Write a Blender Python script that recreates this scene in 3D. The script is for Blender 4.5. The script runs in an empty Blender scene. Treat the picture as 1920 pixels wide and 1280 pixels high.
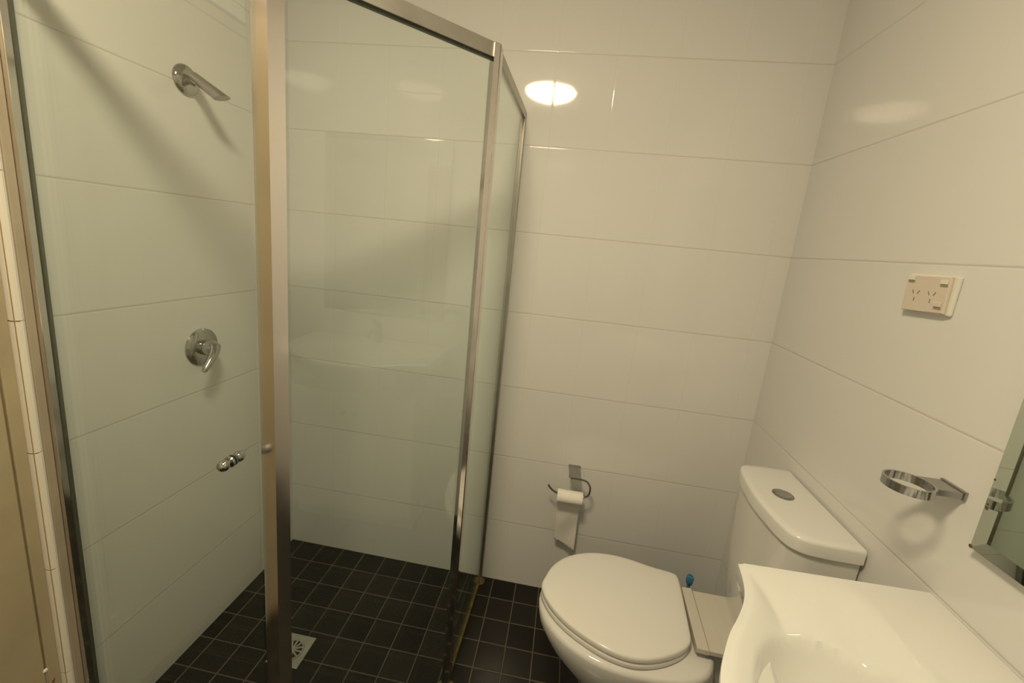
import bpy, bmesh, math, random
from mathutils import Vector, Matrix
random.seed(4)
SC = bpy.context.scene
COL = SC.collection

# ------------------------------------------------------------------ camera
def cam_axes(yaw, pitch, roll):
    cy, sy, cp, sp, cr, sr = (math.cos(yaw), math.sin(yaw), math.cos(pitch), math.sin(pitch), math.cos(roll), math.sin(roll))
    f = Vector((sy*cp, cy*cp, sp)); r = Vector((cy, -sy, 0)); u = r.cross(f)
    return cr*r + sr*u, -sr*r + cr*u, f
R_, U_, F_ = cam_axes(-0.12108, -0.20213, 0.09858)
cd = bpy.data.cameras.new('camera'); cam = bpy.data.objects.new('camera', cd); COL.objects.link(cam)
M = Matrix((R_, U_, -F_)).transposed().to_4x4(); M.translation = Vector((1.11835, -1.5716, 1.45879))
cam.matrix_world = M
cd.sensor_width = 36; cd.lens = 784.148/1920*36; cd.shift_y = -23.876/1920
cd.clip_start = 0.01
SC.camera = cam

# ------------------------------------------------------------------ world / exposure
w = bpy.data.worlds.new('world'); SC.world = w; w.use_nodes = True
w.node_tree.nodes['Background'].inputs[0].default_value = (1.0, 0.85, 0.6, 1)
w.node_tree.nodes['Background'].inputs[1].default_value = 0.0
vs = SC.view_settings
vs.view_transform = 'Standard'; vs.look = 'None'; vs.gamma = 1; vs.use_curve_mapping = False
vs.exposure = 0.0
SC.cycles.max_bounces = 16; SC.cycles.diffuse_bounces = 8; SC.cycles.glossy_bounces = 8
SC.cycles.transparent_max_bounces = 24; SC.cycles.transmission_bounces = 8
SC.cycles.sample_clamp_indirect = 6.0
LAMP = Vector((0.86, -1.37, 2.45)); LAMP_R = 0.160; LAMP_E = 100.0; LAMP_C = (1.0, 0.83, 0.54)

# ------------------------------------------------------------------ helpers
def link(name, bm, mat, parent=None, smooth=False, kind=None):
    me = bpy.data.meshes.new(name); bmesh.ops.recalc_face_normals(bm, faces=bm.faces[:]); bm.to_mesh(me); bm.free()
    o = bpy.data.objects.new(name, me); COL.objects.link(o)
    for m in (mat if isinstance(mat, (list, tuple)) else [mat]): me.materials.append(m)
    if smooth:
        for p in me.polygons: p.use_smooth = True
        try: me.set_sharp_from_angle(angle=math.radians(38 if smooth is True else smooth))
        except Exception: pass
    if parent is not None: o.parent = parent; o.matrix_parent_inverse = parent.matrix_world.inverted()
    if kind: o['kind'] = kind
    return o
def struct(name, bm, mat, smooth=False): return link(name, bm, mat, None, smooth, 'structure')
def thing(name, loc, label, cat):
    o = bpy.data.objects.new(name, None); COL.objects.link(o); o.location = loc; o.empty_display_size = 0.05
    o['label'] = label; o['category'] = cat
    bpy.context.view_layer.update()
    return o
def tag(o, label, cat): o['label'] = label; o['category'] = cat; return o

def box(bm, a, b, bev=0.0, seg=2):
    n = bmesh.new(); bmesh.ops.create_cube(n, size=1)
    a, b = Vector(a), Vector(b)
    for v in n.verts: v.co = Vector([(a[i]+b[i])/2 + v.co[i]*abs(b[i]-a[i]) for i in range(3)])
    if bev: bmesh.ops.bevel(n, geom=n.edges[:], offset=bev, segments=seg, affect='EDGES', profile=0.5)
    merge(bm, n)
def merge(bm, n):
    me = bpy.data.meshes.new('tmp'); n.to_mesh(me); n.free(); bm.from_mesh(me); bpy.data.meshes.remove(me)
def prism(bm, pts, h0, h1, axis='z', bev=0.0, seg=3, only=None):
    """closed outline extruded; pts 2-D; axis z: (x,y)"""
    n = bmesh.new()
    f = lambda p, h: {'z': (p[0], p[1], h), 'y': (p[0], h, p[1]), 'x': (h, p[0], p[1])}[axis]
    lo = [n.verts.new(f(p, h0)) for p in pts]; hi = [n.verts.new(f(p, h1)) for p in pts]
    k = len(pts); fl = n.faces.new(lo); fh = n.faces.new(hi[::-1])
    for i in range(k): n.faces.new((lo[i], lo[(i+1) % k], hi[(i+1) % k], hi[i]))
    bmesh.ops.recalc_face_normals(n, faces=n.faces[:])
    if bev:
        es = []
        if only != 'lo': es += [e for e in n.edges if e.verts[0] in hi and e.verts[1] in hi]
        if only != 'hi': es += [e for e in n.edges if e.verts[0] in lo and e.verts[1] in lo]
        bmesh.ops.bevel(n, geom=es, offset=bev, segments=seg, affect='EDGES', profile=0.5)
    merge(bm, n)
def frame(d):
    d = d.normalized(); a = Vector((0, 0, 1)) if abs(d.z) < 0.9 else Vector((1, 0, 0))
    u = d.cross(a).normalized(); return u, d.cross(u).normalized()
def lathe(bm, prof, org, axis, seg=40, close=True):
    """prof: (radius, distance along axis)"""
    org = Vector(org); d = Vector(axis).normalized(); u, v = frame(d); rings = []
    for r, h in prof:
        if r < 1e-6: rings.append([bm.verts.new(org + d*h)])
        else: rings.append([bm.verts.new(org + d*h + (u*math.cos(2*math.pi*i/seg) + v*math.sin(2*math.pi*i/seg))*r) for i in range(seg)])
    for a, b in zip(rings, rings[1:]):
        for i in range(seg):
            j = (i+1) % seg
            if len(a) == 1 and len(b) == 1: continue
            if len(a) == 1: bm.faces.new((a[0], b[i], b[j]))
            elif len(b) == 1: bm.faces.new((a[i], a[j], b[0]))
            else: bm.faces.new((a[i], a[j], b[j], b[i]))
    if close:
        for rg in (rings[0], rings[-1]):
            if len(rg) > 2: bm.faces.new(rg)
def catmull(pts, n, closed=False):
    out = []; k = len(pts); P = [Vector(p) for p in pts]
    rng = range(k) if closed else range(k-1)
    for i in rng:
        g = (lambda j: P[j % k]) if closed else (lambda j: P[max(0, min(k-1, j))])
        a, b, c, d = g(i-1), g(i), g(i+1), g(i+2)
        for s in range(n):
            t = s/n
            out.append(0.5*((2*b) + (c-a)*t + (2*a-5*b+4*c-d)*t*t + (3*b-a-3*c+d)*t**3))
    if not closed: out.append(P[-1])
    return out
def tube(bm, pts, r, seg=14, caps=True):
    pts = [Vector(p) for p in pts]; rings = []; u = None
    for i, p in enumerate(pts):
        d = (pts[min(i+1, len(pts)-1)] - pts[max(i-1, 0)]).normalized()
        if u is None: u, v = frame(d)
        else:
            u = (u - d*u.dot(d)).normalized(); v = d.cross(u).normalized()
        rr = r[i] if isinstance(r, (list, tuple)) else r
        rings.append([bm.verts.new(p + (u*math.cos(2*math.pi*k/seg) + v*math.sin(2*math.pi*k/seg))*rr) for k in range(seg)])
    for a, b in zip(rings, rings[1:]):
        for i in range(seg): bm.faces.new((a[i], a[(i+1) % seg], b[(i+1) % seg], b[i]))
    if caps: bm.faces.new(rings[0]); bm.faces.new(rings[-1])
def loft(bm, secs, cap0=True, cap1=True):
    rings = [[bm.verts.new(p) for p in s] for s in secs]; n = len(rings[0])
    for a, b in zip(rings, rings[1:]):
        for i in range(n): bm.faces.new((a[i], a[(i+1) % n], b[(i+1) % n], b[i]))
    if cap0: bm.faces.new(rings[0])
    if cap1: bm.faces.new(rings[-1])
def sm(a, b, x):
    t = max(0.0, min(1.0, (x-a)/(b-a))); return t*t*(3-2*t)

# ------------------------------------------------------------------ materials
class NT:
    def __init__(s, name):
        s.m = bpy.data.materials.new(name); s.m.use_nodes = True; s.t = s.m.node_tree; s.t.nodes.clear()
        s.out = s.t.nodes.new('ShaderNodeOutputMaterial')
    def n(s, typ, **k):
        nd = s.t.nodes.new(typ)
        for a, b in k.items(): setattr(nd, a, b)
        return nd
    def l(s, a, b): s.t.links.new(a, b)
    def math(s, op, a, b=None, c=None):
        nd = s.n('ShaderNodeMath', operation=op)
        for i, v in enumerate((a, b, c)):
            if v is None: continue
            if isinstance(v, (int, float)): nd.inputs[i].default_value = v
            else: s.l(v, nd.inputs[i])
        return nd.outputs[0]
def rgb(c): return (c[0], c[1], c[2], 1)
def mat(name, col, rough=0.5, metal=0.0, spec=0.5, noise=0.0, nscale=30, bump=0.0, bscale=200, coat=0.0, emit=None, es=0, col2=None, ior=1.45):
    N = NT(name); b = N.n('ShaderNodeBsdfPrincipled')
    b.inputs['Base Color'].default_value = rgb(col); b.inputs['Roughness'].default_value = rough
    b.inputs['Metallic'].default_value = metal; b.inputs['Specular IOR Level'].default_value = spec
    b.inputs['Coat Weight'].default_value = coat; b.inputs['IOR'].default_value = ior
    geo = N.n('ShaderNodeNewGeometry')
    if noise:
        t = N.n('ShaderNodeTexNoise'); t.inputs['Scale'].default_value = nscale; t.inputs['Detail'].default_value = 4
        N.l(geo.outputs['Position'], t.inputs['Vector'])
        r = N.n('ShaderNodeMix', data_type='RGBA'); r.inputs[6].default_value = rgb(col)
        r.inputs[7].default_value = rgb(col2 or [c*(1-noise) for c in col])
        mr = N.n('ShaderNodeMapRange'); mr.inputs[1].default_value = 0.4; mr.inputs[2].default_value = 0.7
        N.l(t.outputs['Fac'], mr.inputs[0]); N.l(mr.outputs[0], r.inputs[0]); N.l(r.outputs[2], b.inputs['Base Color'])
    if bump:
        t = N.n('ShaderNodeTexNoise'); t.inputs['Scale'].default_value = bscale; N.l(geo.outputs['Position'], t.inputs['Vector'])
        bp = N.n('ShaderNodeBump'); bp.inputs['Strength'].default_value = bump; bp.inputs['Distance'].default_value = 0.001
        N.l(t.outputs['Fac'], bp.inputs['Height']); N.l(bp.outputs[0], b.inputs['Normal'])
    if emit: b.inputs['Emission Color'].default_value = rgb(emit); b.inputs['Emission Strength'].default_value = es
    N.l(b.outputs[0], N.out.inputs[0]); return N.m
def jointdist(N, coord, off, pitch):
    """distance (m) from coord to the nearest joint line"""
    t = N.math('DIVIDE', N.math('SUBTRACT', coord, off), pitch)
    fr = N.math('FRACT', t); d = N.math('MINIMUM', fr, N.math('SUBTRACT', 1.0, fr))
    return N.math('MULTIPLY', d, pitch)
def ramp(N, v, a, b, c=0.0, d=1.0):
    m = N.n('ShaderNodeMapRange', interpolation_type='SMOOTHSTEP')
    for i, q in enumerate((a, b, c, d)): m.inputs[i+1].default_value = q
    N.l(v, m.inputs[0]); return m.outputs[0]
def tile_wall(name, axis, off, vj=0.12, vb=0.65):
    N = NT(name); b = N.n('ShaderNodeBsdfPrincipled'); geo = N.n('ShaderNodeNewGeometry')
    sp = N.n('ShaderNodeSeparateXYZ'); N.l(geo.outputs['Position'], sp.inputs[0])
    dz = jointdist(N, sp.outputs['Z'], 0.0, 0.3); dx = jointdist(N, sp.outputs[axis], off, 0.2)
    # grout colour: the level joints read clearly, the upright ones are butted tight
    gz = ramp(N, dz, 0.0008, 0.0020, 1.0, 0.0); gx = ramp(N, dx, 0.0003, 0.0014, vj, 0.0)
    g = N.math('MAXIMUM', gz, gx)
    tn = N.n('ShaderNodeTexNoise'); tn.inputs['Scale'].default_value = 2.2; tn.inputs['Detail'].default_value = 3
    N.l(geo.outputs['Position'], tn.inputs['Vector'])
    base = N.n('ShaderNodeMix', data_type='RGBA'); base.inputs[6].default_value = rgb((0.70, 0.70, 0.695)); base.inputs[7].default_value = rgb((0.68, 0.68, 0.675))
    N.l(tn.outputs['Fac'], base.inputs[0])
    mx = N.n('ShaderNodeMix', data_type='RGBA'); N.l(g, mx.inputs[0]); N.l(base.outputs[2], mx.inputs[6]); mx.inputs[7].default_value = rgb((0.54, 0.52, 0.48))
    N.l(mx.outputs[2], b.inputs['Base Color'])
    N.l(ramp(N, g, 0.2, 1.0, 0.05, 0.5), b.inputs['Roughness'])
    # pillowed tile edges and slight glaze waviness
    ez = ramp(N, dz, 0.0, 0.0045); ex = ramp(N, dx, 0.0, 0.0045)
    h = N.math('MULTIPLY', ez, N.math('MULTIPLY_ADD', ex, vb, 1-vb))
    wv = N.n('ShaderNodeTexNoise'); wv.inputs['Scale'].default_value = 9; wv.inputs['Detail'].default_value = 1
    N.l(geo.outputs['Position'], wv.inputs['Vector'])
    h2 = N.math('MULTIPLY_ADD', wv.outputs['Fac'], 0.10, h)
    bp = N.n('ShaderNodeBump'); bp.inputs['Strength'].default_value = 1.0; bp.inputs['Distance'].default_value = 0.0005
    N.l(h2, bp.inputs['Height']); N.l(bp.outputs[0], b.inputs['Normal'])
    N.l(b.outputs[0], N.out.inputs[0]); return N.m
def mosaic_floor():
    N = NT('dark_mosaic'); b = N.n('ShaderNodeBsdfPrincipled'); geo = N.n('ShaderNodeNewGeometry')
    sp = N.n('ShaderNodeSeparateXYZ'); N.l(geo.outputs['Position'], sp.inputs[0])
    dx = jointdist(N, sp.outputs['X'], 0.2553, 0.1); dy = jointdist(N, sp.outputs['Y'], -0.0003, 0.1)
    d = N.math('MINIMUM', dx, dy); g = ramp(N, d, 0.0012, 0.0026, 1.0, 0.0)
    # one tone per tile
    sx = N.math('FLOOR', N.math('DIVIDE', N.math('SUBTRACT', sp.outputs['X'], 0.2553), 0.1))
    sy = N.math('FLOOR', N.math('DIVIDE', N.math('ADD', sp.outputs['Y'], 0.0003), 0.1))
    cb = N.n('ShaderNodeCombineXYZ'); N.l(sx, cb.inputs[0]); N.l(sy, cb.inputs[1])
    wn = N.n('ShaderNodeTexWhiteNoise', noise_dimensions='3D'); N.l(cb.outputs[0], wn.inputs['Vector'])
    t = N.n('ShaderNodeMix', data_type='RGBA'); t.inputs[6].default_value = rgb((0.010, 0.0095, 0.008)); t.inputs[7].default_value = rgb((0.020, 0.0175, 0.0145))
    N.l(wn.outputs['Value'], t.inputs[0])
    gn = N.n('ShaderNodeTexNoise'); gn.inputs['Scale'].default_value = 6; N.l(geo.outputs['Position'], gn.inputs['Vector'])
    gc = N.n('ShaderNodeMix', data_type='RGBA'); gc.inputs[6].default_value = rgb((0.12, 0.11, 0.09)); gc.inputs[7].default_value = rgb((0.10, 0.08, 0.05)); N.l(gn.outputs['Fac'], gc.inputs[0])
    mx = N.n('ShaderNodeMix', data_type='RGBA'); N.l(g, mx.inputs[0]); N.l(t.outputs[2], mx.inputs[6]); N.l(gc.outputs[2], mx.inputs[7])
    b.inputs['Specular IOR Level'].default_value = 0.22; N.l(mx.outputs[2], b.inputs['Base Color']); N.l(ramp(N, g, 0, 1, 0.20, 0.7), b.inputs['Roughness'])
    wv = N.n('ShaderNodeTexNoise'); wv.inputs['Scale'].default_value = 60; N.l(geo.outputs['Position'], wv.inputs['Vector'])
    bp = N.n('ShaderNodeBump'); bp.inputs['Strength'].default_value = 0.6; bp.inputs['Distance'].default_value = 0.001
    N.l(N.math('MULTIPLY_ADD', wv.outputs['Fac'], 0.05, ramp(N, d, 0.0005, 0.004)), bp.inputs['Height']); N.l(bp.outputs[0], b.inputs['Normal'])
    N.l(b.outputs[0], N.out.inputs[0]); return N.m
def pane_glass(name, tint):
    N = NT(name); geo = N.n('ShaderNodeNewGeometry')
    fr = N.n('ShaderNodeFresnel'); N.l(N.math('MULTIPLY_ADD', geo.outputs['Backfacing'], 1/1.5-1.5, 1.5), fr.inputs['IOR'])
    tr = N.n('ShaderNodeBsdfTransparent'); tr.inputs[0].default_value = rgb(tint)
    gl = N.n('ShaderNodeBsdfGlossy'); gl.inputs['Roughness'].default_value = 0.0; gl.inputs['Color'].default_value = rgb((0.95, 1, 0.96))
    m1 = N.n('ShaderNodeMixShader'); N.l(fr.outputs[0], m1.inputs[0]); N.l(tr.outputs[0], m1.inputs[1]); N.l(gl.outputs[0], m1.inputs[2])
    # faint soap film
    nz = N.n('ShaderNodeTexNoise'); nz.inputs['Scale'].default_value = 5; nz.inputs['Detail'].default_value = 6; N.l(geo.outputs['Position'], nz.inputs['Vector'])
    df = N.n('ShaderNodeBsdfDiffuse'); df.inputs[0].default_value = rgb((0.55, 0.60, 0.52))
    m2 = N.n('ShaderNodeMixShader'); N.l(N.math('MULTIPLY', nz.outputs['Fac'], 0.018), m2.inputs[0]); N.l(m1.outputs[0], m2.inputs[1]); N.l(df.outputs[0], m2.inputs[2])
    N.l(m2.outputs[0], N.out.inputs[0]); return N.m

X0 = 0.1910
m_back = tile_wall('white_tile_back', 'X', X0)
m_side = tile_wall('white_tile_side', 'Y', 0.0, 0.06, 0.12)
m_floor = mosaic_floor()
m_ceil = mat('ceiling_paint', (0.55, 0.53, 0.50), 0.8, bump=0.2, bscale=60)
m_jamb = mat('cream_gloss_paint', (0.41, 0.345, 0.23), 0.35, noise=0.12, nscale=6, bump=0.3, bscale=90)
m_jambdark = mat('joint_shadow_paint', (0.30, 0.23, 0.11), 0.6)
m_stain = mat('brown_water_stain', (0.20, 0.11, 0.05), 0.7, noise=0.4, nscale=90)
m_orange = mat('stained_paint', (0.30, 0.17, 0.06), 0.6, noise=0.4, nscale=20)
m_filler = mat('white_filler', (0.82, 0.80, 0.72), 0.5)
m_quad = mat('white_tile_trim', (0.74, 0.70, 0.62), 0.2)
m_quadj = mat('brown_grout', (0.35, 0.26, 0.12), 0.7)
m_chrome = mat('chrome', (0.46, 0.455, 0.46), 0.10, 1.0)
m_chrome2 = mat('brushed_chrome', (0.40, 0.39, 0.39), 0.30, 1.0)
m_alu = mat('bright_aluminium', (0.74, 0.70, 0.67), 0.09, 1.0, noise=0.08, nscale=12)
m_post = mat('polished_aluminium', (0.74, 0.70, 0.67), 0.17, 1.0)
m_alu2 = mat('dull_aluminium', (0.50, 0.48, 0.44), 0.38, 1.0, noise=0.15, nscale=14)
m_bronze = mat('champagne_aluminium', (0.46, 0.40, 0.31), 0.42, 0.35, noise=0.12, nscale=8)
m_gasket = mat('black_rubber', (0.07, 0.075, 0.055), 0.5)
m_rust = mat('yellow_brown_silicone', (0.22, 0.16, 0.045), 0.5, noise=0.5, nscale=25, bump=0.4, bscale=120)
m_glass = pane_glass('green_tinted_glass', (0.965, 0.988, 0.976))
m_ceramic = mat('white_ceramic', (0.70, 0.70, 0.69), 0.06, coat=0.3)
m_seat = mat('white_plastic_seat', (0.73, 0.72, 0.70), 0.16)
m_deck = mat('pinkish_beige_plastic', (0.56, 0.53, 0.48), 0.4)
m_dark = mat('dark_gap', (0.02, 0.02, 0.018), 0.8)
m_paper = mat('toilet_paper', (0.86, 0.84, 0.80), 0.95, bump=0.8, bscale=260)
m_sheet = mat('thin_paper', (0.70, 0.68, 0.65), 0.95, bump=0.8, bscale=260)
m_card = mat('cardboard', (0.42, 0.33, 0.22), 0.9)
m_socket = mat('yellowed_white_plastic', (0.64, 0.57, 0.50), 0.35)
m_socketw = mat('clean_white_plastic', (0.72, 0.70, 0.65), 0.3)
m_slot = mat('dark_slot', (0.30, 0.25, 0.18), 0.7)
m_mirror = mat('mirror_silver', (0.70, 0.76, 0.68), 0.02, 1.0)
m_mirrored = mat('mirror_edge', (0.16, 0.17, 0.12), 0.3, 0.5)
m_spot = mat('dark_brown_spot', (0.10, 0.07, 0.04), 0.7)
m_blue = mat('blue_plastic', (0.06, 0.24, 0.42), 0.25)
m_cab = mat('white_laminate', (0.74, 0.72, 0.68), 0.4)
m_grate = mat('stainless_grate', (0.58, 0.58, 0.54), 0.32, 0.6, noise=0.2, nscale=30)
m_darkrod = mat('dark_chrome_rod', (0.22, 0.21, 0.21), 0.16, 1.0)
m_lamp = mat('glowing_diffuser', (0.9, 0.88, 0.82), 0.4, emit=LAMP_C, es=LAMP_E)
m_base = mat('white_metal_base', (0.8, 0.78, 0.72), 0.5)

# ------------------------------------------------------------------ room shell
W, H, YB, ZF, T = 1.8604, 2.45, -2.56, 0.0125, 0.12
b = bmesh.new(); box(b, (-T, 0, 0), (W+T, T, H)); struct('wall_back', b, m_back)
b = bmesh.new(); box(b, (W, YB, 0), (W+T, 0, H)); struct('wall_right', b, m_side)
b = bmesh.new(); box(b, (-T, YB-T, 0), (W+T, YB, H)); struct('wall_front', b, m_back)
YD0, YD1, HD = -0.862, -1.66, 2.06         # door opening in the left wall
b = bmesh.new(); box(b, (-T, YD0, 0), (0, 0, H)); box(b, (-T, YB, 0), (0, YD1, H)); box(b, (-T, YD1, HD), (0, YD0, H)); struct('wall_left', b, m_side)
b = bmesh.new(); box(b, (-T, YB-T, -0.1), (W+T, T, ZF)); struct('floor', b, m_floor)
b = bmesh.new(); box(b, (-T, YB-T, H), (W+T, T, H+0.1)); struct('ceiling', b, m_ceil)
# tile edge trim beside the doorway: rounded bead with a joint at each course
b = bmesh.new()
zs = [0.0125, 0.3, 0.6, 0.9, 1.2, 1.5, 1.8, 2.06]
for z0, z1 in zip(zs, zs[1:]):
    prism(b, [(-0.030, YD0), (-0.030, YD0-0.010), (-0.006, YD0-0.0100), (-0.0015, YD0-0.0075), (0.0018, YD0-0.004), (0.0018, YD0+0.003), (0.0, YD0+0.005), (-0.001, YD0)], z0+0.0016, z1-0.0016)
t1 = struct('trim_1', b, m_quad, True)
b = bmesh.new(); box(b, (-0.030, YD0-0.0085, ZF), (-0.0015, YD0-0.0002, 2.06)); link('joint', b, m_quadj, t1)
# timber frame and door leaf, filling the opening behind the tile face
b = bmesh.new()
XJ = -0.013
box(b, (-0.11, YD0-0.034, ZF), (XJ, YD0-0.011, HD-0.002), 0.002)
box(b, (-0.11, YD1+0.004, ZF), (XJ, YD1+0.034, HD-0.002), 0.002)
box(b, (-0.11, YD1+0.035, HD-0.036), (XJ, YD0-0.035, HD-0.003), 0.002)
t2 = struct('trim_2', b, m_jamb)
b = bmesh.new(); box(b, (-0.030, YD0-0.0375, 0.345), (-0.020, YD0-0.0345, HD-0.04)); link('door_gap', b, m_jambdark, t2)
b = bmesh.new(); box(b, (-0.060, YD1+0.038, ZF+0.008), (XJ-0.001, YD0-0.038, HD-0.040), 0.002)
d1 = struct('door_1', b, m_jamb)
b = bmesh.new(); box(b, (XJ-0.0009, YD1+0.040, ZF+0.010), (XJ-0.0002, YD0-0.040, 0.050)); link('swollen_paint', b, m_orange, d1)
b = bmesh.new(); box(b, (-0.030, YD0-0.0375, ZF+0.01), (XJ-0.001, YD0-0.0345, 0.335)); link('painted_gap', b, m_jamb, t2)
b = bmesh.new(); lathe(b, [(0, 0), (0.0055, 0.0006), (0.004, 0.003), (0, 0.0042)], (XJ-0.002, YD0-0.037, 0.340), (1, 0.1, 0), 12); link('filler_blob', b, m_filler, t2, True)
b = bmesh.new()
prism(b, [(YD0-0.0335, 0.292), (YD0-0.027, 0.299), (YD0-0.022, 0.303), (YD0-0.024, 0.293), (YD0-0.0300, 0.283), (YD0-0.0335, 0.270)], XJ-0.0002, XJ+0.0004, 'x'); link('water_stain', b, m_stain, t2)

# ------------------------------------------------------------------ ceiling light
t = thing('ceiling_light', LAMP, 'round warm ceiling light mirrored as an oval in the back tiles', 'ceiling light')
b = bmesh.new(); lathe(b, [(0, 0), (LAMP_R+0.012, 0), (LAMP_R+0.014, -0.012), (LAMP_R+0.006, -0.020), (0, -0.020)], LAMP, (0, 0, 1), 48); link('lamp_base', b, m_base, t, True)
b = bmesh.new(); pr = [(LAMP_R*math.cos(a), -0.021-0.062*(0.6*math.sin(a)+0.4*(1-math.cos(a)))) for a in [i*math.pi/2/12 for i in range(12)]] + [(0, -0.083)]
lathe(b, [(0, -0.021)]+pr, LAMP, (0, 0, 1), 48, False); link('diffuser', b, m_lamp, t, True)

# ------------------------------------------------------------------ shower screen
S = thing('shower_screen', (0.45, -0.45, ZF), 'corner shower enclosure of clear green tinted glass in bright metal frame with knobbed door', 'shower screen')
HT = 1.91
A = Vector((0.896, -0.012, 0)); P2 = Vector((0.884, -0.487, 0)); P1 = Vector((0.552, -0.826, 0)); L0 = Vector((0.0, -0.812, 0))
def bar(bm, a, b_, z0, z1, th, bev=0.0):
    a = Vector((a.x, a.y, 0)); b_ = Vector((b_.x, b_.y, 0)); d = (b_-a).normalized(); n = Vector((-d.y, d.x, 0))*th/2
    prism(bm, [tuple((a+n).xy), tuple((b_+n).xy), tuple((b_-n).xy), tuple((a-n).xy)], z0, z1, 'z', bev, 2)
def ext(a, b_, ea, eb):
    d = (b_-a).normalized(); return a + d*ea, b_ - d*eb
# return panel (back wall to corner post)
b = bmesh.new(); box(b, (0.8885, -0.022, ZF+0.012), (0.9045, -0.0004, HT-0.003), 0.001); link('wall_channel', b, m_alu2, S)
b = bmesh.new(); box(b, (0.8862, -0.0235, ZF+0.02), (0.8884, -0.001, HT-0.03)); link('channel_gasket', b, m_rust, S)
a, c = ext(A, P2, 0.012, 0.015); b = bmesh.new(); bar(b, a, c, ZF+0.016, HT-0.028, 0.005); link('return_glass', b, m_glass, S)
b = bmesh.new(); bar(b, *ext(A, P2, 0.004, 0.014), HT-0.026, HT, 0.016, 0.001); link('return_rail', b, m_alu2, S)
# corner post between return and angled panel
def post(bm, org, d1, d2, w1, w2, th, z0, z1):
    """two flanges meeting at org"""
    o = Vector((org.x, org.y)); q1 = Vector((d1.x, d1.y)).normalized(); q2 = Vector((d2.x, d2.y)).normalized()
    inn = (q1+q2).normalized()
    n1 = Vector((-q1.y, q1.x)); n1 = n1 if n1.dot(inn) > 0 else -n1
    n2 = Vector((-q2.y, q2.x)); n2 = n2 if n2.dot(inn) > 0 else -n2
    s = th/math.tan(math.acos(max(-1, min(1, q1.dot(q2))))/2)
    ip = o + q1*s + n1*th
    pts = [o, o+q1*w1, o+q1*w1+n1*th, ip, o+q2*w2+n2*th, o+q2*w2]
    prism(bm, [tuple(p) for p in pts], z0, z1, 'z', 0.0012, 2)
off = 0.008
c2 = P2 + Vector((0.012, -0.006, 0))
b = bmesh.new(); post(b, c2, A-P2, P1-P2, 0.026, 0.018, 0.018, ZF+0.002, HT+0.002); link('corner_post', b, m_alu, S)
b = bmesh.new(); q = c2 + Vector((-0.0005, -0.0012, 0)); tube(b, [(q.x, q.y, ZF+0.002), (q.x, q.y, HT)], 0.0014, 8); link('post_bead', b, m_alu, S)
# angled fixed panel
dgl = (P1-P2).normalized()
a, c = P2 + dgl*0.014, P1 - dgl*0.020
b = bmesh.new(); bar(b, a, c, ZF+0.016, HT-0.032, 0.005); link('angled_glass', b, m_glass, S)
b = bmesh.new(); bar(b, P2+dgl*0.006, P1-dgl*0.012, HT-0.030, HT+0.002, 0.020, 0.001); link('angled_rail', b, m_alu2, S)
b = bmesh.new(); bar(b, P2+dgl*0.013, P1-dgl*0.018, HT-0.0345, HT-0.0302, 0.008); link('rail_gasket', b, m_gasket, S)
# door post: mirror-bright front flange swung toward the doorway + angled flange
c1 = P1 + Vector((0.000, -0.004, 0))
b = bmesh.new(); post(b, c1, Vector((-0.947, 0.320, 0)), P2-P1, 0.047, 0.027, 0.018, ZF+0.002, HT+0.002); link('door_post', b, m_post, S)
# door panel with hinge channel at the tiled wall
b = bmesh.new(); box(b, (0.0004, -0.8395, ZF+0.012), (0.0165, -0.8160, HT-0.003), 0.0015); link('hinge_channel', b, m_alu, S)
b = bmesh.new(); box(b, (0.0004, -0.8560, ZF+0.012), (0.0060, -0.8398, HT-0.003), 0.0015); link('wall_jamb', b, m_bronze, S)
b = bmesh.new(); box(b, (0.0168, -0.8245, ZF+0.02), (0.0195, -0.8185, HT-0.03)); link('hinge_gasket', b, m_gasket, S)
b = bmesh.new(); lathe(b, [(0, 0), (0.0035, 0), (0.0028, 0.0015), (0, 0.0018)], (0.008, -0.8398, 1.775), (0, -1, 0), 14); link('screw', b, m_gasket, S, True)
b = bmesh.new(); box(b, (0.002, -0.836, HT-0.034), (c1.x-0.006, -0.808, HT+0.002), 0.001); link('door_rail', b, m_alu2, S)
YG = -0.8215
b = bmesh.new(); box(b, (0.0197, YG-0.0025, ZF+0.018), (c1.x-0.046, YG+0.0025, HT-0.036), 0.0004, 1); D = link('door_glass', b, m_glass, S)
KN = (0.440, 0.934)
def knobprof(sgn):
    pr = [(0.0, 0), (0.0125, 0), (0.0130, 0.002), (0.0115, 0.0045), (0.0065, 0.0060), (0.0065, 0.009)]
    pr += [(0.0125*math.sin(a), 0.0185-0.0125*math.cos(a)) for a in [math.radians(x) for x in range(28, 181, 12)]]
    return pr + [(0, 0.031)]
b = bmesh.new(); lathe(b, knobprof(1), (KN[0], YG-0.0026, KN[1]), (0, -1, 0), 28, False); lathe(b, knobprof(1), (KN[0], YG+0.0026, KN[1]), (0, 1, 0), 28, False)
k = link('door_knob', b, m_chrome, D, True); k['label'] = 'small double-sided chrome ball knob'
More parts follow.
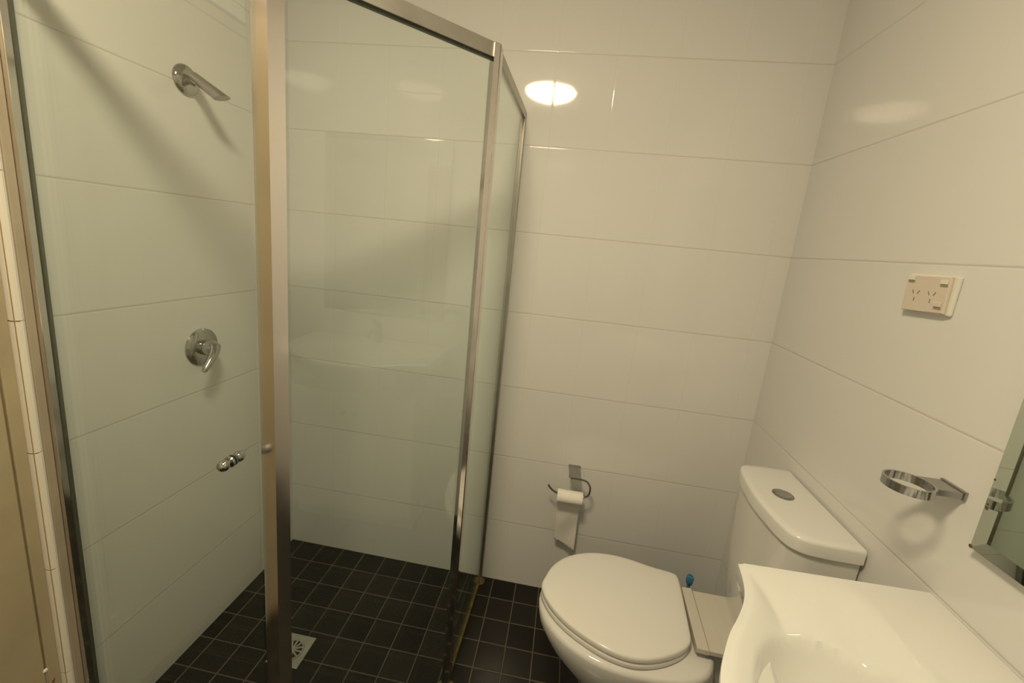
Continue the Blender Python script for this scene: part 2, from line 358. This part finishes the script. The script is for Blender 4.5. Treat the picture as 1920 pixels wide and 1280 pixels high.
# sill and stained silicone
b = bmesh.new(); bar(b, Vector((0.896, -0.001, 0)), P2, ZF+0.0002, ZF+0.0155, 0.013, 0.002); link('return_sill', b, m_rust, S)
b = bmesh.new(); bar(b, P2, P1, ZF+0.0002, ZF+0.0155, 0.013, 0.002); link('angled_sill', b, m_rust, S)
b = bmesh.new(); bar(b, P1, Vector((0.001, -0.8215, 0)), ZF+0.0002, ZF+0.0155, 0.014, 0.002); link('door_sill', b, m_alu2, S)
b = bmesh.new(); lathe(b, [(0, 0.0002), (0.024, 0.0002), (0.017, 0.005), (0.010, 0.012), (0.0, 0.016)], (0.896, -0.026, ZF), (0, 0, 1), 20, False); link('silicone_blob', b, m_rust, S, True)
b = bmesh.new(); lathe(b, [(0, 0.0002), (0.030, 0.0002), (0.022, 0.005), (0.0, 0.008)], (P2.x, P2.y, ZF), (0, 0, 1), 20, False); link('silicone_blob', b, m_rust, S, True)

# ------------------------------------------------------------------ shower fittings on the left wall
t = thing('overhead_shower', (0, -0.438, 1.812), 'chrome wall shower head with round flange high on the left tiled wall', 'shower head')
b = bmesh.new(); lathe(b, [(0, 0.0003), (0.040, 0.0003), (0.0395, 0.004), (0.034, 0.010), (0.022, 0.014), (0, 0.015)], (0, -0.438, 1.812), (1, 0, 0), 40, False); link('flange', b, m_chrome, t, True)
b = bmesh.new(); tube(b, [(0.012, -0.438, 1.812), (0.028, -0.438, 1.809), (0.040, -0.437, 1.803)], 0.0115); link('stem', b, m_chrome, t, True)
b = bmesh.new()
h0, h1 = Vector((0.026, -0.438, 1.822)), Vector((0.110, -0.434, 1.770)); dh = (h1-h0).normalized(); uh = dh.cross(Vector((0, 1, 0))).normalized(); vh = dh.cross(uh)
secs = []
for s_, r_, k_ in ((0.0, 0.0125, 0), (0.015, 0.0150, 0), (0.5, 0.0160, 0), (0.78, 0.0170, 0), (1.0, 0.0175, 1)):
    ring = []
    for i in range(28):
        a = 2*math.pi*i/28; p = h0 + (h1-h0)*s_ + uh*math.cos(a)*r_*0.9 + vh*math.sin(a)*r_
        if k_: p += dh*((h1.z+0.002-p.z)/dh.z*0.62)
        ring.append(p)
    secs.append(ring)
loft(b, secs); link('spray_head', b, m_chrome2, t, True)
t = thing('shower_mixer', (0, -0.432, 1.043), 'round chrome shower mixer with curved lever below the shower head', 'mixer tap')
b = bmesh.new(); lathe(b, [(0, 0.0003), (0.059, 0.0003), (0.0585, 0.004), (0.050, 0.011), (0.030, 0.013), (0, 0.013)], (0, -0.432, 1.043), (1, 0, 0), 48, False); link('cover_plate', b, m_chrome, t, True)
b = bmesh.new(); lathe(b, [(0, 0.013), (0.025, 0.013), (0.024, 0.040), (0.020, 0.048), (0, 0.051)], (0, -0.432, 1.043), (1, 0, 0), 36, False); link('body', b, m_chrome, t, True)
b = bmesh.new(); pp = catmull([(0.046, -0.432, 1.050), (0.056, -0.445, 1.036), (0.062, -0.466, 1.016), (0.064, -0.490, 0.992)], 6)
tube(b, pp, [0.017-0.0085*i/(len(pp)-1) for i in range(len(pp))], 16); lathe(b, [(0, -0.007), (0.006, -0.005), (0.0083, 0), (0.006, 0.006), (0, 0.0085)], (0.064, -0.4905, 0.9915), (0.05, -0.7, -0.7), 16, False)
link('lever', b, m_chrome, t, True)

# ------------------------------------------------------------------ floor drain
t = thing('floor_drain', (0.332, -0.478, ZF), 'square pale metal floor drain with round slotted grate on dark shower tiles', 'floor drain')
b = bmesh.new(); x0, x1, y0, y1 = 0.275, 0.389, -0.534, -0.424; cx_, cy_ = (x0+x1)/2, (y0+y1)/2
n = bmesh.new(); sg = 48
def rim(r, z, sq=False):
    o = []
    for i in range(sg):
        a = 2*math.pi*i/sg; c, s = math.cos(a), math.sin(a)
        k = 0.056/max(abs(c), abs(s)) if sq else r
        o.append(n.verts.new((cx_+c*k, cy_+s*k, z)))
    return o
ra, rb, rc, rd = rim(0, ZF+0.0003, True), rim(0, ZF+0.0025, True), rim(0.040, ZF+0.0025), rim(0.040, ZF+0.0003)
for p, q_ in ((ra, rb), (rb, rc), (rc, rd)):
    for i in range(sg): n.faces.new((p[i], p[(i+1) % sg], q_[(i+1) % sg], q_[i]))
merge(b, n); link('drain_frame', b, m_grate, t)
b = bmesh.new()
lathe(b, [(0.039, 0.0006), (0.039, 0.0030), (0.034, 0.0030), (0.034, 0.0006)], (cx_, cy_, ZF), (0, 0, 1), 40, False)
for i in range(12):
    a = 2*math.pi*i/12; c, s = math.cos(a), math.sin(a)
    bar(b, Vector((cx_+c*0.012, cy_+s*0.012, 0)), Vector((cx_+c*0.0345, cy_+s*0.0345, 0)), ZF+0.0006, ZF+0.003, 0.0055)
lathe(b, [(0, 0.003), (0.013, 0.003), (0.013, 0.0006)], (cx_, cy_, ZF), (0, 0, 1), 24, False)
link('round_grate', b, m_grate, t)
b = bmesh.new(); lathe(b, [(0, 0.0005), (0.0395, 0.0005), (0.0395, 0.0002)], (cx_, cy_, ZF), (0, 0, 1), 30, False); link('drain_hole', b, m_dark, t)

# ------------------------------------------------------------------ toilet
T_ = thing('toilet', (1.50, -0.46, ZF), 'white close coupled toilet with lid down against the right wall', 'toilet')
YC = -0.462
def egg(xf, xb, w, z, xw=None, e=2.0, eb=3.2, n=56, yc=YC, tilt=0.0):
    xw = xw if xw is not None else xf + (xb-xf)*0.52
    o = []
    for i in range(n):
        a = 2*math.pi*i/n; c, s = math.cos(a), math.sin(a)
        ee = e if c < 0 else eb
        rx = (xw-xf) if c < 0 else (xb-xw)
        px = math.copysign(abs(c)**(2/ee), c)*rx; py = math.copysign(abs(s)**(2/ee), s)*w
        o.append((xw+px, yc+py, z+tilt*px))
    return o
b = bmesh.new()
loft(b, [egg(1.30, 1.74, 0.105, ZF+0.0003, 1.45), egg(1.305, 1.74, 0.100, 0.06, 1.45), egg(1.305, 1.73, 0.098, 0.13, 1.45),
         egg(1.290, 1.71, 0.110, 0.18, 1.44), egg(1.235, 1.68, 0.145, 0.25, 1.42), egg(1.180, 1.66, 0.172, 0.315, 1.41),
         egg(1.153, 1.65, 0.186, 0.365, 1.41), egg(1.149, 1.645, 0.190, 0.395, 1.41), egg(1.152, 1.642, 0.189, 0.406, 1.41), egg(1.162, 1.634, 0.180, 0.411, 1.41)])
link('pan', b, m_ceramic, T_, 60)
b = bmesh.new(); secs = []
for x, hw, z0, z1 in ((1.60, 0.104, 0.25, 0.4115), (1.628, 0.104, 0.22, 0.4115), (1.650, 0.070, 0.20, 0.4115), (1.74, 0.070, 0.15, 0.4110), (1.845, 0.085, 0.14, 0.4105)):
    ring = []
    for i in range(24):
        a = 2*math.pi*i/24; c, s = math.cos(a), math.sin(a)
        ring.append((x, YC+math.copysign(abs(c)**0.5, c)*hw, (z0+z1)/2+math.copysign(abs(s)**0.5, s)*(z1-z0)/2))
    secs.append(ring)
loft(b, secs); link('pan_shelf', b, m_ceramic, T_, 60)
LID = [(1.153, -0.466), (1.163, -0.420), (1.186, -0.368), (1.232, -0.318), (1.300, -0.284), (1.372, -0.273), (1.440, -0.279), (1.510, -0.296), (1.572, -0.306), (1.588, -0.322),
       (1.586, -0.380), (1.580, -0.450), (1.574, -0.510), (1.570, -0.543), (1.560, -0.566), (1.530, -0.594), (1.475, -0.624), (1.411, -0.641), (1.345, -0.634), (1.283, -0.608), (1.225, -0.571), (1.178, -0.522)]
lid_o = [tuple(p) for p in catmull([(x, y, 0) for x, y in LID], 4, True)]
lc = Vector((1.38, -0.458))
def ringof(o, sc, z, dome=0.0): return [(lc.x+(p[0]-lc.x)*sc, lc.y+(p[1]-lc.y)*sc, z) for p in o]
b = bmesh.new(); loft(b, [ringof(lid_o, 0.985, 0.4125), ringof(lid_o, 1.0, 0.416), ringof(lid_o, 1.0, 0.4255), ringof(lid_o, 0.985, 0.4300)]); link('seat', b, m_seat, T_, 60)
b = bmesh.new(); zz = [(0.975, 0.4320), (0.998, 0.4335), (1.003, 0.4375), (1.003, 0.4445), (0.996, 0.4485), (0.980, 0.4505), (0.93, 0.4520), (0.8, 0.4540), (0.55, 0.4562), (0.25, 0.4575), (0.05, 0.4578)]
loft(b, [ringof(lid_o, s, z) for s, z in zz]); link('lid', b, m_seat, T_, 60)
b = bmesh.new(); prism(b, [(1.592, -0.357), (1.622, -0.356), (1.612, -0.572), (1.580, -0.570)], 0.4300, 0.447, 'z', 0.003); prism(b, [(1.592, -0.372), (1.622, -0.371), (1.616, -0.556), (1.584, -0.555)], 0.4122, 0.4305); link('hinge_block', b, m_deck, T_)
b = bmesh.new(); prism(b, [(1.6235, -0.362), (1.728, -0.362), (1.722, -0.572), (1.6135, -0.570)], 0.4300, 0.444, 'z', 0.002)
for xx in (1.652, 1.686): box(b, (xx, -0.566, 0.4437), (xx+0.0012, -0.366, 0.44425))
dk = link('hinge_cover', b, m_deck, T_); dk['label'] = 'flat pinkish beige plastic cover behind the seat'
# cistern
def cist(s, z, dx=0.0):
    o = [(1.853, -0.282), (1.790, -0.282), (1.735, -0.287), (1.712, -0.301), (1.700, -0.330), (1.690, -0.390), (1.684, -0.463), (1.688, -0.540), (1.697, -0.598), (1.712, -0.625), (1.740, -0.639), (1.790, -0.643), (1.853, -0.643)]
    c = Vector((1.853, -0.463)); out = []
    pts = [o[0]] + [tuple(p)[:2] for p in catmull([(x, y, 0) for x, y in o[1:-1]], 4)] + [o[-1]]
    for x, y in pts:
        out.append((c.x-(c.x-x)*(1-s/0.169) + 0*dx, c.y+(y-c.y)*(1-s/0.18), z))
    return out
b = bmesh.new(); loft(b, [cist(0.040, 0.415), cist(0.028, 0.45), cist(0.014, 0.62), cist(0.008, 0.8195)])
ci = link('cistern', b, m_ceramic, T_, 35)
b = bmesh.new(); loft(b, [cist(0.012, 0.818), cist(0.0100, 0.8225)]); link('lid_gap', b, m_dark, ci)
b = bmesh.new(); loft(b, [cist(0.004, 0.8226), cist(0.000, 0.8245), cist(0.000, 0.8530), cist(0.0015, 0.8575), cist(0.005, 0.8600), cist(0.02, 0.8606)]); cl = link('cistern_lid', b, m_ceramic, ci, 50)
b = bmesh.new(); bc = (1.766, -0.445, 0.8605)
n = 36
def ell(rx, ry, z): return [(bc[0]+rx*math.cos(2*math.pi*i/n), bc[1]+ry*math.sin(2*math.pi*i/n), bc[2]+z) for i in range(n)]
loft(b, [ell(0.0265, 0.0265, 0.0002), ell(0.0265, 0.0265, 0.0018), ell(0.0235, 0.0235, 0.0024), ell(0.0230, 0.0230, 0.0012)]); 
fb = link('flush_button', b, m_chrome2, ci, 40)
b = bmesh.new(); loft(b, [ell(0.0225, 0.0225, 0.0013), ell(0.0225, 0.0225, 0.0030), ell(0.019, 0.019, 0.0036)]); bb = bmesh.new()
link('flush_button', b, m_chrome, ci, 40)
bb.free()
b = bmesh.new(); prism(b, [(bc[0]-0.0222, bc[1]+0.0065), (bc[0]+0.0222, bc[1]+0.0065), (bc[0]+0.0222, bc[1]+0.0075), (bc[0]-0.0222, bc[1]+0.0075)], bc[2]+0.0030, bc[2]+0.0040); link('button_split', b, m_slot, ci)

# ------------------------------------------------------------------ toilet brush (blue handle) behind the pan
t = thing('toilet_brush', (1.716, -0.10, ZF), 'blue plastic handle of a toilet brush poking up behind the toilet', 'toilet brush')
b = bmesh.new(); lathe(b, [(0, 0.0003), (0.048, 0.0003), (0.046, 0.012), (0.036, 0.020), (0.034, 0.125), (0.030, 0.125), (0.030, 0.024), (0, 0.022)], (1.716, -0.10, ZF), (0, 0, 1), 32, False); link('brush_holder', b, m_blue, t, True)
b = bmesh.new(); tube(b, [(1.716, -0.10, ZF+0.03), (1.716, -0.10, 0.250)], 0.006, 14)
lathe(b, [(0.006, 0), (0.0115, 0.006), (0.0135, 0.018), (0.0135, 0.030), (0.011, 0.037), (0.0075, 0.0385), (0.0065, 0.034), (0, 0.033)], (1.716, -0.10, 0.247), (0, 0, 1), 24, False); link('handle', b, m_blue, t, True)

# ------------------------------------------------------------------ toilet roll holder and roll
t = thing('toilet_roll_holder', (1.235, 0, 0.603), 'chrome toilet roll holder with bent rod on the back tiled wall', 'toilet roll holder')
b = bmesh.new(); box(b, (1.212, -0.006, 0.594), (1.259, -0.0003, 0.611), 0.001); box(b, (1.213, -0.080, 0.598), (1.258, -0.005, 0.607), 0.0015); link('mounting_plate', b, m_chrome2, t)
b = bmesh.new(); RY = -0.073
zr = 0.519
rod = catmull([(1.222, RY, 0.5925), (1.262, RY, 0.5925), (1.283, RY, 0.588), (1.297, RY, 0.572), (1.3005, RY, 0.553), (1.297, RY, 0.533), (1.285, RY, 0.522), (1.262, RY, zr), (1.19, RY, zr), (1.168, RY, 0.524), (1.152, RY, 0.534), (1.139, RY, 0.549)], 6)
tube(b, rod, 0.0036, 12); link('rod', b, m_darkrod, t, True)
t = thing('toilet_roll', (1.227, RY, 0.513), 'nearly used up toilet roll with torn sheet hanging from the bent rod', 'toilet roll')
b = bmesh.new(); RC = (1.178, RY, 0.5115)
lathe(b, [(0.0135, 0), (0.0245, 0), (0.0252, 0.001), (0.0252, 0.097), (0.0245, 0.098), (0.0135, 0.098), (0.0135, 0)], RC, (1, 0, 0), 40, False); link('paper_roll', b, m_paper, t, True)
b = bmesh.new(); lathe(b, [(0.0134, 0.0005), (0.0126, 0.0005), (0.0126, 0.0975), (0.0134, 0.0975), (0.0134, 0.0005)], RC, (1, 0, 0), 30, False); link('cardboard_core', b, m_card, t, True)
b = bmesh.new(); nu, nv = 24, 26; gv = []
for j in range(nv+1):
    v = j/nv; row = []
    for i in range(nu+1):
        u = i/nu; zb = 0.292 - 0.040*u + 0.0025*math.sin(u*31)+0.002*math.sin(u*71+1)
        z = 0.5115 + (zb-0.5115)*v; x = 1.180 + 0.092*u + 0.003*v*(1-2*u) + 0.006*v
        y = RY + 0.0256 + 0.010*v + 0.004*math.sin(u*6+v*5)*v + 0.003*math.sin(v*9+u*3)*v
        row.append(b.verts.new((x, y, z)))
    gv.append(row)
for j in range(nv):
    for i in range(nu): b.faces.new((gv[j][i], gv[j][i+1], gv[j+1][i+1], gv[j+1][i]))
o = link('hanging_sheet', b, m_sheet, t, 80); md = o.modifiers.new('thick', 'SOLIDIFY'); md.thickness = 0.0005

# ------------------------------------------------------------------ tumbler ring holder on right wall
t = thing('tumbler_holder', (W, -0.771, 1.10), 'empty chrome ring tumbler holder on the right wall beside the mirror', 'tumbler holder')
b = bmesh.new(); box(b, (W-0.006, -0.797, 1.089), (W-0.0003, -0.745, 1.106), 0.001); box(b, (1.812, -0.795, 1.091), (W-0.005, -0.747, 1.1035), 0.0015); link('mounting_plate', b, m_chrome2, t)
b = bmesh.new(); lathe(b, [(0.0380, -0.008), (0.0380, 0.008), (0.0345, 0.008), (0.0345, -0.008), (0.0380, -0.008)], (1.779, -0.776, 1.0965), (0, 0, 1), 56, False); link('ring', b, m_chrome, t, True)

# ------------------------------------------------------------------ power outlet
t = thing('power_outlet', (W, -0.602, 1.438), 'yellowed twin power outlet with crooked cover on the right tiled wall', 'power outlet')
b = bmesh.new(); box(b, (1.852, -0.662, 1.400), (W-0.0003, -0.543, 1.4775), 0.003, 2); link('back_box', b, m_socketw, t)
b = bmesh.new(); prism(b, [(-0.548, 1.4735), (-0.652, 1.4755), (-0.655, 1.404), (-0.550, 1.399)], 1.8455, 1.8518, 'x', 0.0015); pl_ = link('cover_plate', b, m_socket, t)
for yy in (-0.578, -0.618):
    for dy, dz, an in ((-0.007, 0.006, 0.5), (0.007, 0.006, -0.5), (0, -0.009, 0)):
        b = bmesh.new(); n = bmesh.new(); bmesh.ops.create_cube(n, size=1)
        bmesh.ops.scale(n, vec=(0.0008, 0.0022, 0.008), verts=n.verts); bmesh.ops.rotate(n, matrix=Matrix.Rotation(an, 3, 'X'), verts=n.verts)
        bmesh.ops.translate(n, vec=(1.8453, yy+dy, 1.434+dz), verts=n.verts); merge(b, n); link('socket_slot', b, m_slot, pl_)
for yy, zz_ in ((-0.560, 1.468), (-0.641, 1.465), (-0.640, 1.420)):
    b = bmesh.new(); box(b, (1.8425, yy-0.008, zz_-0.0045), (1.8454, yy+0.008, zz_+0.0045), 0.001); link('rocker_switch', b, m_socketw if zz_ > 1.43 else m_socket, pl_)
    b = bmesh.new(); box(b, (1.8444, yy-0.008, zz_-0.0090), (1.8455, yy+0.008, zz_-0.0048)); link('switch_recess', b, m_slot, pl_)

# ------------------------------------------------------------------ mirror on right wall
t = thing('mirror', (W-0.0008, -1.4915, 1.03), 'frameless wall mirror above the basin with spotted corner', 'mirror')
b = bmesh.new(); box(b, (1.8590, -1.4915, 1.0305), (W-0.0003, -0.8415, 1.90)); link('backing', b, m_mirrored, t)
b = bmesh.new()
fr0 = [(-0.8425, 1.0315), (-0.8425, 1.899), (-1.4905, 1.899), (-1.4905, 1.0315)]; fi = [(-0.8665, 1.0555), (-0.8665, 1.875), (-1.4665, 1.875), (-1.4665, 1.0555)]
va = [b.verts.new((1.8589, y, z)) for y, z in fr0]; vo = [b.verts.new((1.8576, y, z)) for y, z in fr0]; vi = [b.verts.new((1.8550, y, z)) for y, z in fi]
b.faces.new(va); b.faces.new(vi)
for i in range(4):
    j = (i+1) % 4; b.faces.new((va[i], va[j], vo[j], vo[i])); b.faces.new((vo[i], vo[j], vi[j], vi[i]))
link('bevelled_glass', b, m_mirror, t)
for yy, zz_, rr in ((-0.8432, 1.0335, 0.0035), (-0.8475, 1.108, 0.0040), (-0.8470, 1.115, 0.0025), (-0.8440, 1.158, 0.002)):
    b = bmesh.new(); lathe(b, [(0, 0), (rr, 0), (rr*0.8, 0.0007), (0, 0.0008)], (1.8575, yy, zz_), (-1, 0, 0), 12, False); link('edge_spot', b, m_spot, t)  # small dark brown spots near the mirror's lower far edge

t.rotation_euler = (0, 0, math.radians(1.2))

# ------------------------------------------------------------------ wash basin
ZB = 0.8945; YA, YE = -0.797, -1.523; XW = 1.8595; BC = (1.582, -1.16)
FR = [(1.513, -0.803), (1.507, -0.840), (1.498, -0.874), (1.484, -0.905), (1.463, -0.938), (1.440, -0.970), (1.420, -1.005), (1.403, -1.040), (1.390, -1.080), (1.382, -1.120), (1.380, -1.160)]
FR = FR + [(x, 2*-1.16-y) for x, y in FR[-2::-1]]
fr = catmull([(x, y, 0) for x, y in FR], 5)
t = thing('wash_basin', (1.62, -1.16, 0.85), 'white ceramic vanity basin with wavy front edge in the lower right corner', 'wash basin')
b = bmesh.new(); NU = 70; rows = []
for p in fr:
    row = []
    for i in range(NU+1):
        u = i/NU; x = p.x + (XW-p.x)*u; y = p.y + (0.012*(u) if p.y > -1.16 else -0.012*u)*abs(p.y+1.16)/0.36
        de = min(x-p.x, 9); dside = min(abs(y-YA-0.0), abs(y-YE))
        e = min(de*0.85, abs(p.y-fr[0].y)+0.001 if True else 9, abs(p.y-fr[-1].y)+0.001)
        z = ZB
        rimw = sm(0.004, 0.150, min(de*1.6, min(abs(p.y-fr[0].y), abs(p.y-fr[-1].y))*1.0+0.0))
        dish = 0.034*rimw*(1-sm(1.655, 1.722, x - 0.0*abs(y)))
        z -= dish
        rr = math.sqrt(((x-BC[0])/0.150)**2 + ((y-BC[1])/0.232)**2)
        z -= 0.125*(1-min(1.0, rr/1.03)**6.0) if rr < 1.03 else 0
        z -= 0.004*(1-sm(0.0, 0.010, de))       # rolled front edge
        row.append(b.verts.new((x, y, z)))
    rows.append(row)
for a_, c_ in zip(rows, rows[1:]):
    for i in range(NU): b.faces.new((a_[i], a_[i+1], c_[i+1], c_[i]))
per = [r[0] for r in rows] + rows[-1][1:] + [r[-1] for r in rows[-2::-1]] + rows[0][-2:0:-1]
prev = per
cen = Vector((1.64, -1.16, 0))
for k_, (ins, dz) in enumerate(((-0.0015, -0.004), (-0.002, -0.010), (0.000, -0.030), (0.010, -0.050), (0.06, -0.056))):
    cur = []
    for v in per:
        d = Vector((cen.x-v.co.x, cen.y-v.co.y, 0)); d = d.normalized() if d.length else d
        q = v.co + d*ins; q.z = ZB + dz; q.x = min(q.x, XW); cur.append(b.verts.new(q))
    for i in range(len(per)):
        j = (i+1) % len(per); b.faces.new((prev[i], prev[j], cur[j], cur[i]))
    prev = cur
# outside of the bowl
low = [b.verts.new((BC[0]+0.5*(v.co.x-BC[0]), BC[1]+0.5*(v.co.y-BC[1]), ZB-0.175)) for v in prev]
for i in range(len(per)):
    j = (i+1) % len(per); b.faces.new((prev[i], prev[j], low[j], low[i]))
b.faces.new(low)
link('basin_bowl', b, m_ceramic, t, 50)
b = bmesh.new(); lathe(b, [(0, 0.0012), (0.012, 0.002), (0.020, 0.0035), (0.022, 0.002), (0.022, 0.0002)], (BC[0], BC[1], ZB-0.1595), (0, 0, 1), 32, False); link('waste', b, m_chrome, t, True)
tt = thing('basin_tap', (1.80, -1.16, ZB), 'chrome single lever tap standing on the back of the basin', 'tap')
b = bmesh.new(); lathe(b, [(0, 0.0004), (0.025, 0.0004), (0.023, 0.008), (0.021, 0.085), (0, 0.088)], (1.80, -1.16, ZB), (0, 0, 1), 32, False); link('tap_body', b, m_chrome, tt, True)
b = bmesh.new(); tube(b, catmull([(1.785, -1.16, ZB+0.055), (1.74, -1.16, ZB+0.066), (1.70, -1.16, ZB+0.062), (1.685, -1.16, ZB+0.045)], 5), 0.011); link('spout', b, m_chrome, tt, True)
b = bmesh.new(); tube(b, [(1.805, -1.16, ZB+0.094), (1.78, -1.16, ZB+0.105), (1.735, -1.16, ZB+0.118)], [0.013, 0.009, 0.006]); link('lever', b, m_chrome, tt, True)
# vanity cabinet
t = thing('vanity_cabinet', (1.70, -1.16, ZF), 'white laminate cabinet standing under the wavy basin', 'cabinet')
b = bmesh.new(); box(b, (1.545, -1.47, 0.10), (1.858, -0.85, 0.712)); box(b, (1.585, -1.46, ZF+0.0003), (1.855, -0.86, 0.0995)); link('carcass', b, m_cab, t)
for y0, y1, ky in ((-1.468, -1.162, -1.19), (-1.158, -0.852, -1.13)):
    b = bmesh.new(); box(b, (1.527, y0, 0.105), (1.5445, y1, 0.708), 0.002); dd = link('door', b, m_cab, t)
    b = bmesh.new(); lathe(b, [(0, 0), (0.006, 0), (0.005, 0.010), (0.012, 0.016), (0.010, 0.024), (0, 0.026)], (1.5268, ky, 0.62), (-1, 0, 0), 20, False); link('knob', b, m_chrome, dd, True)
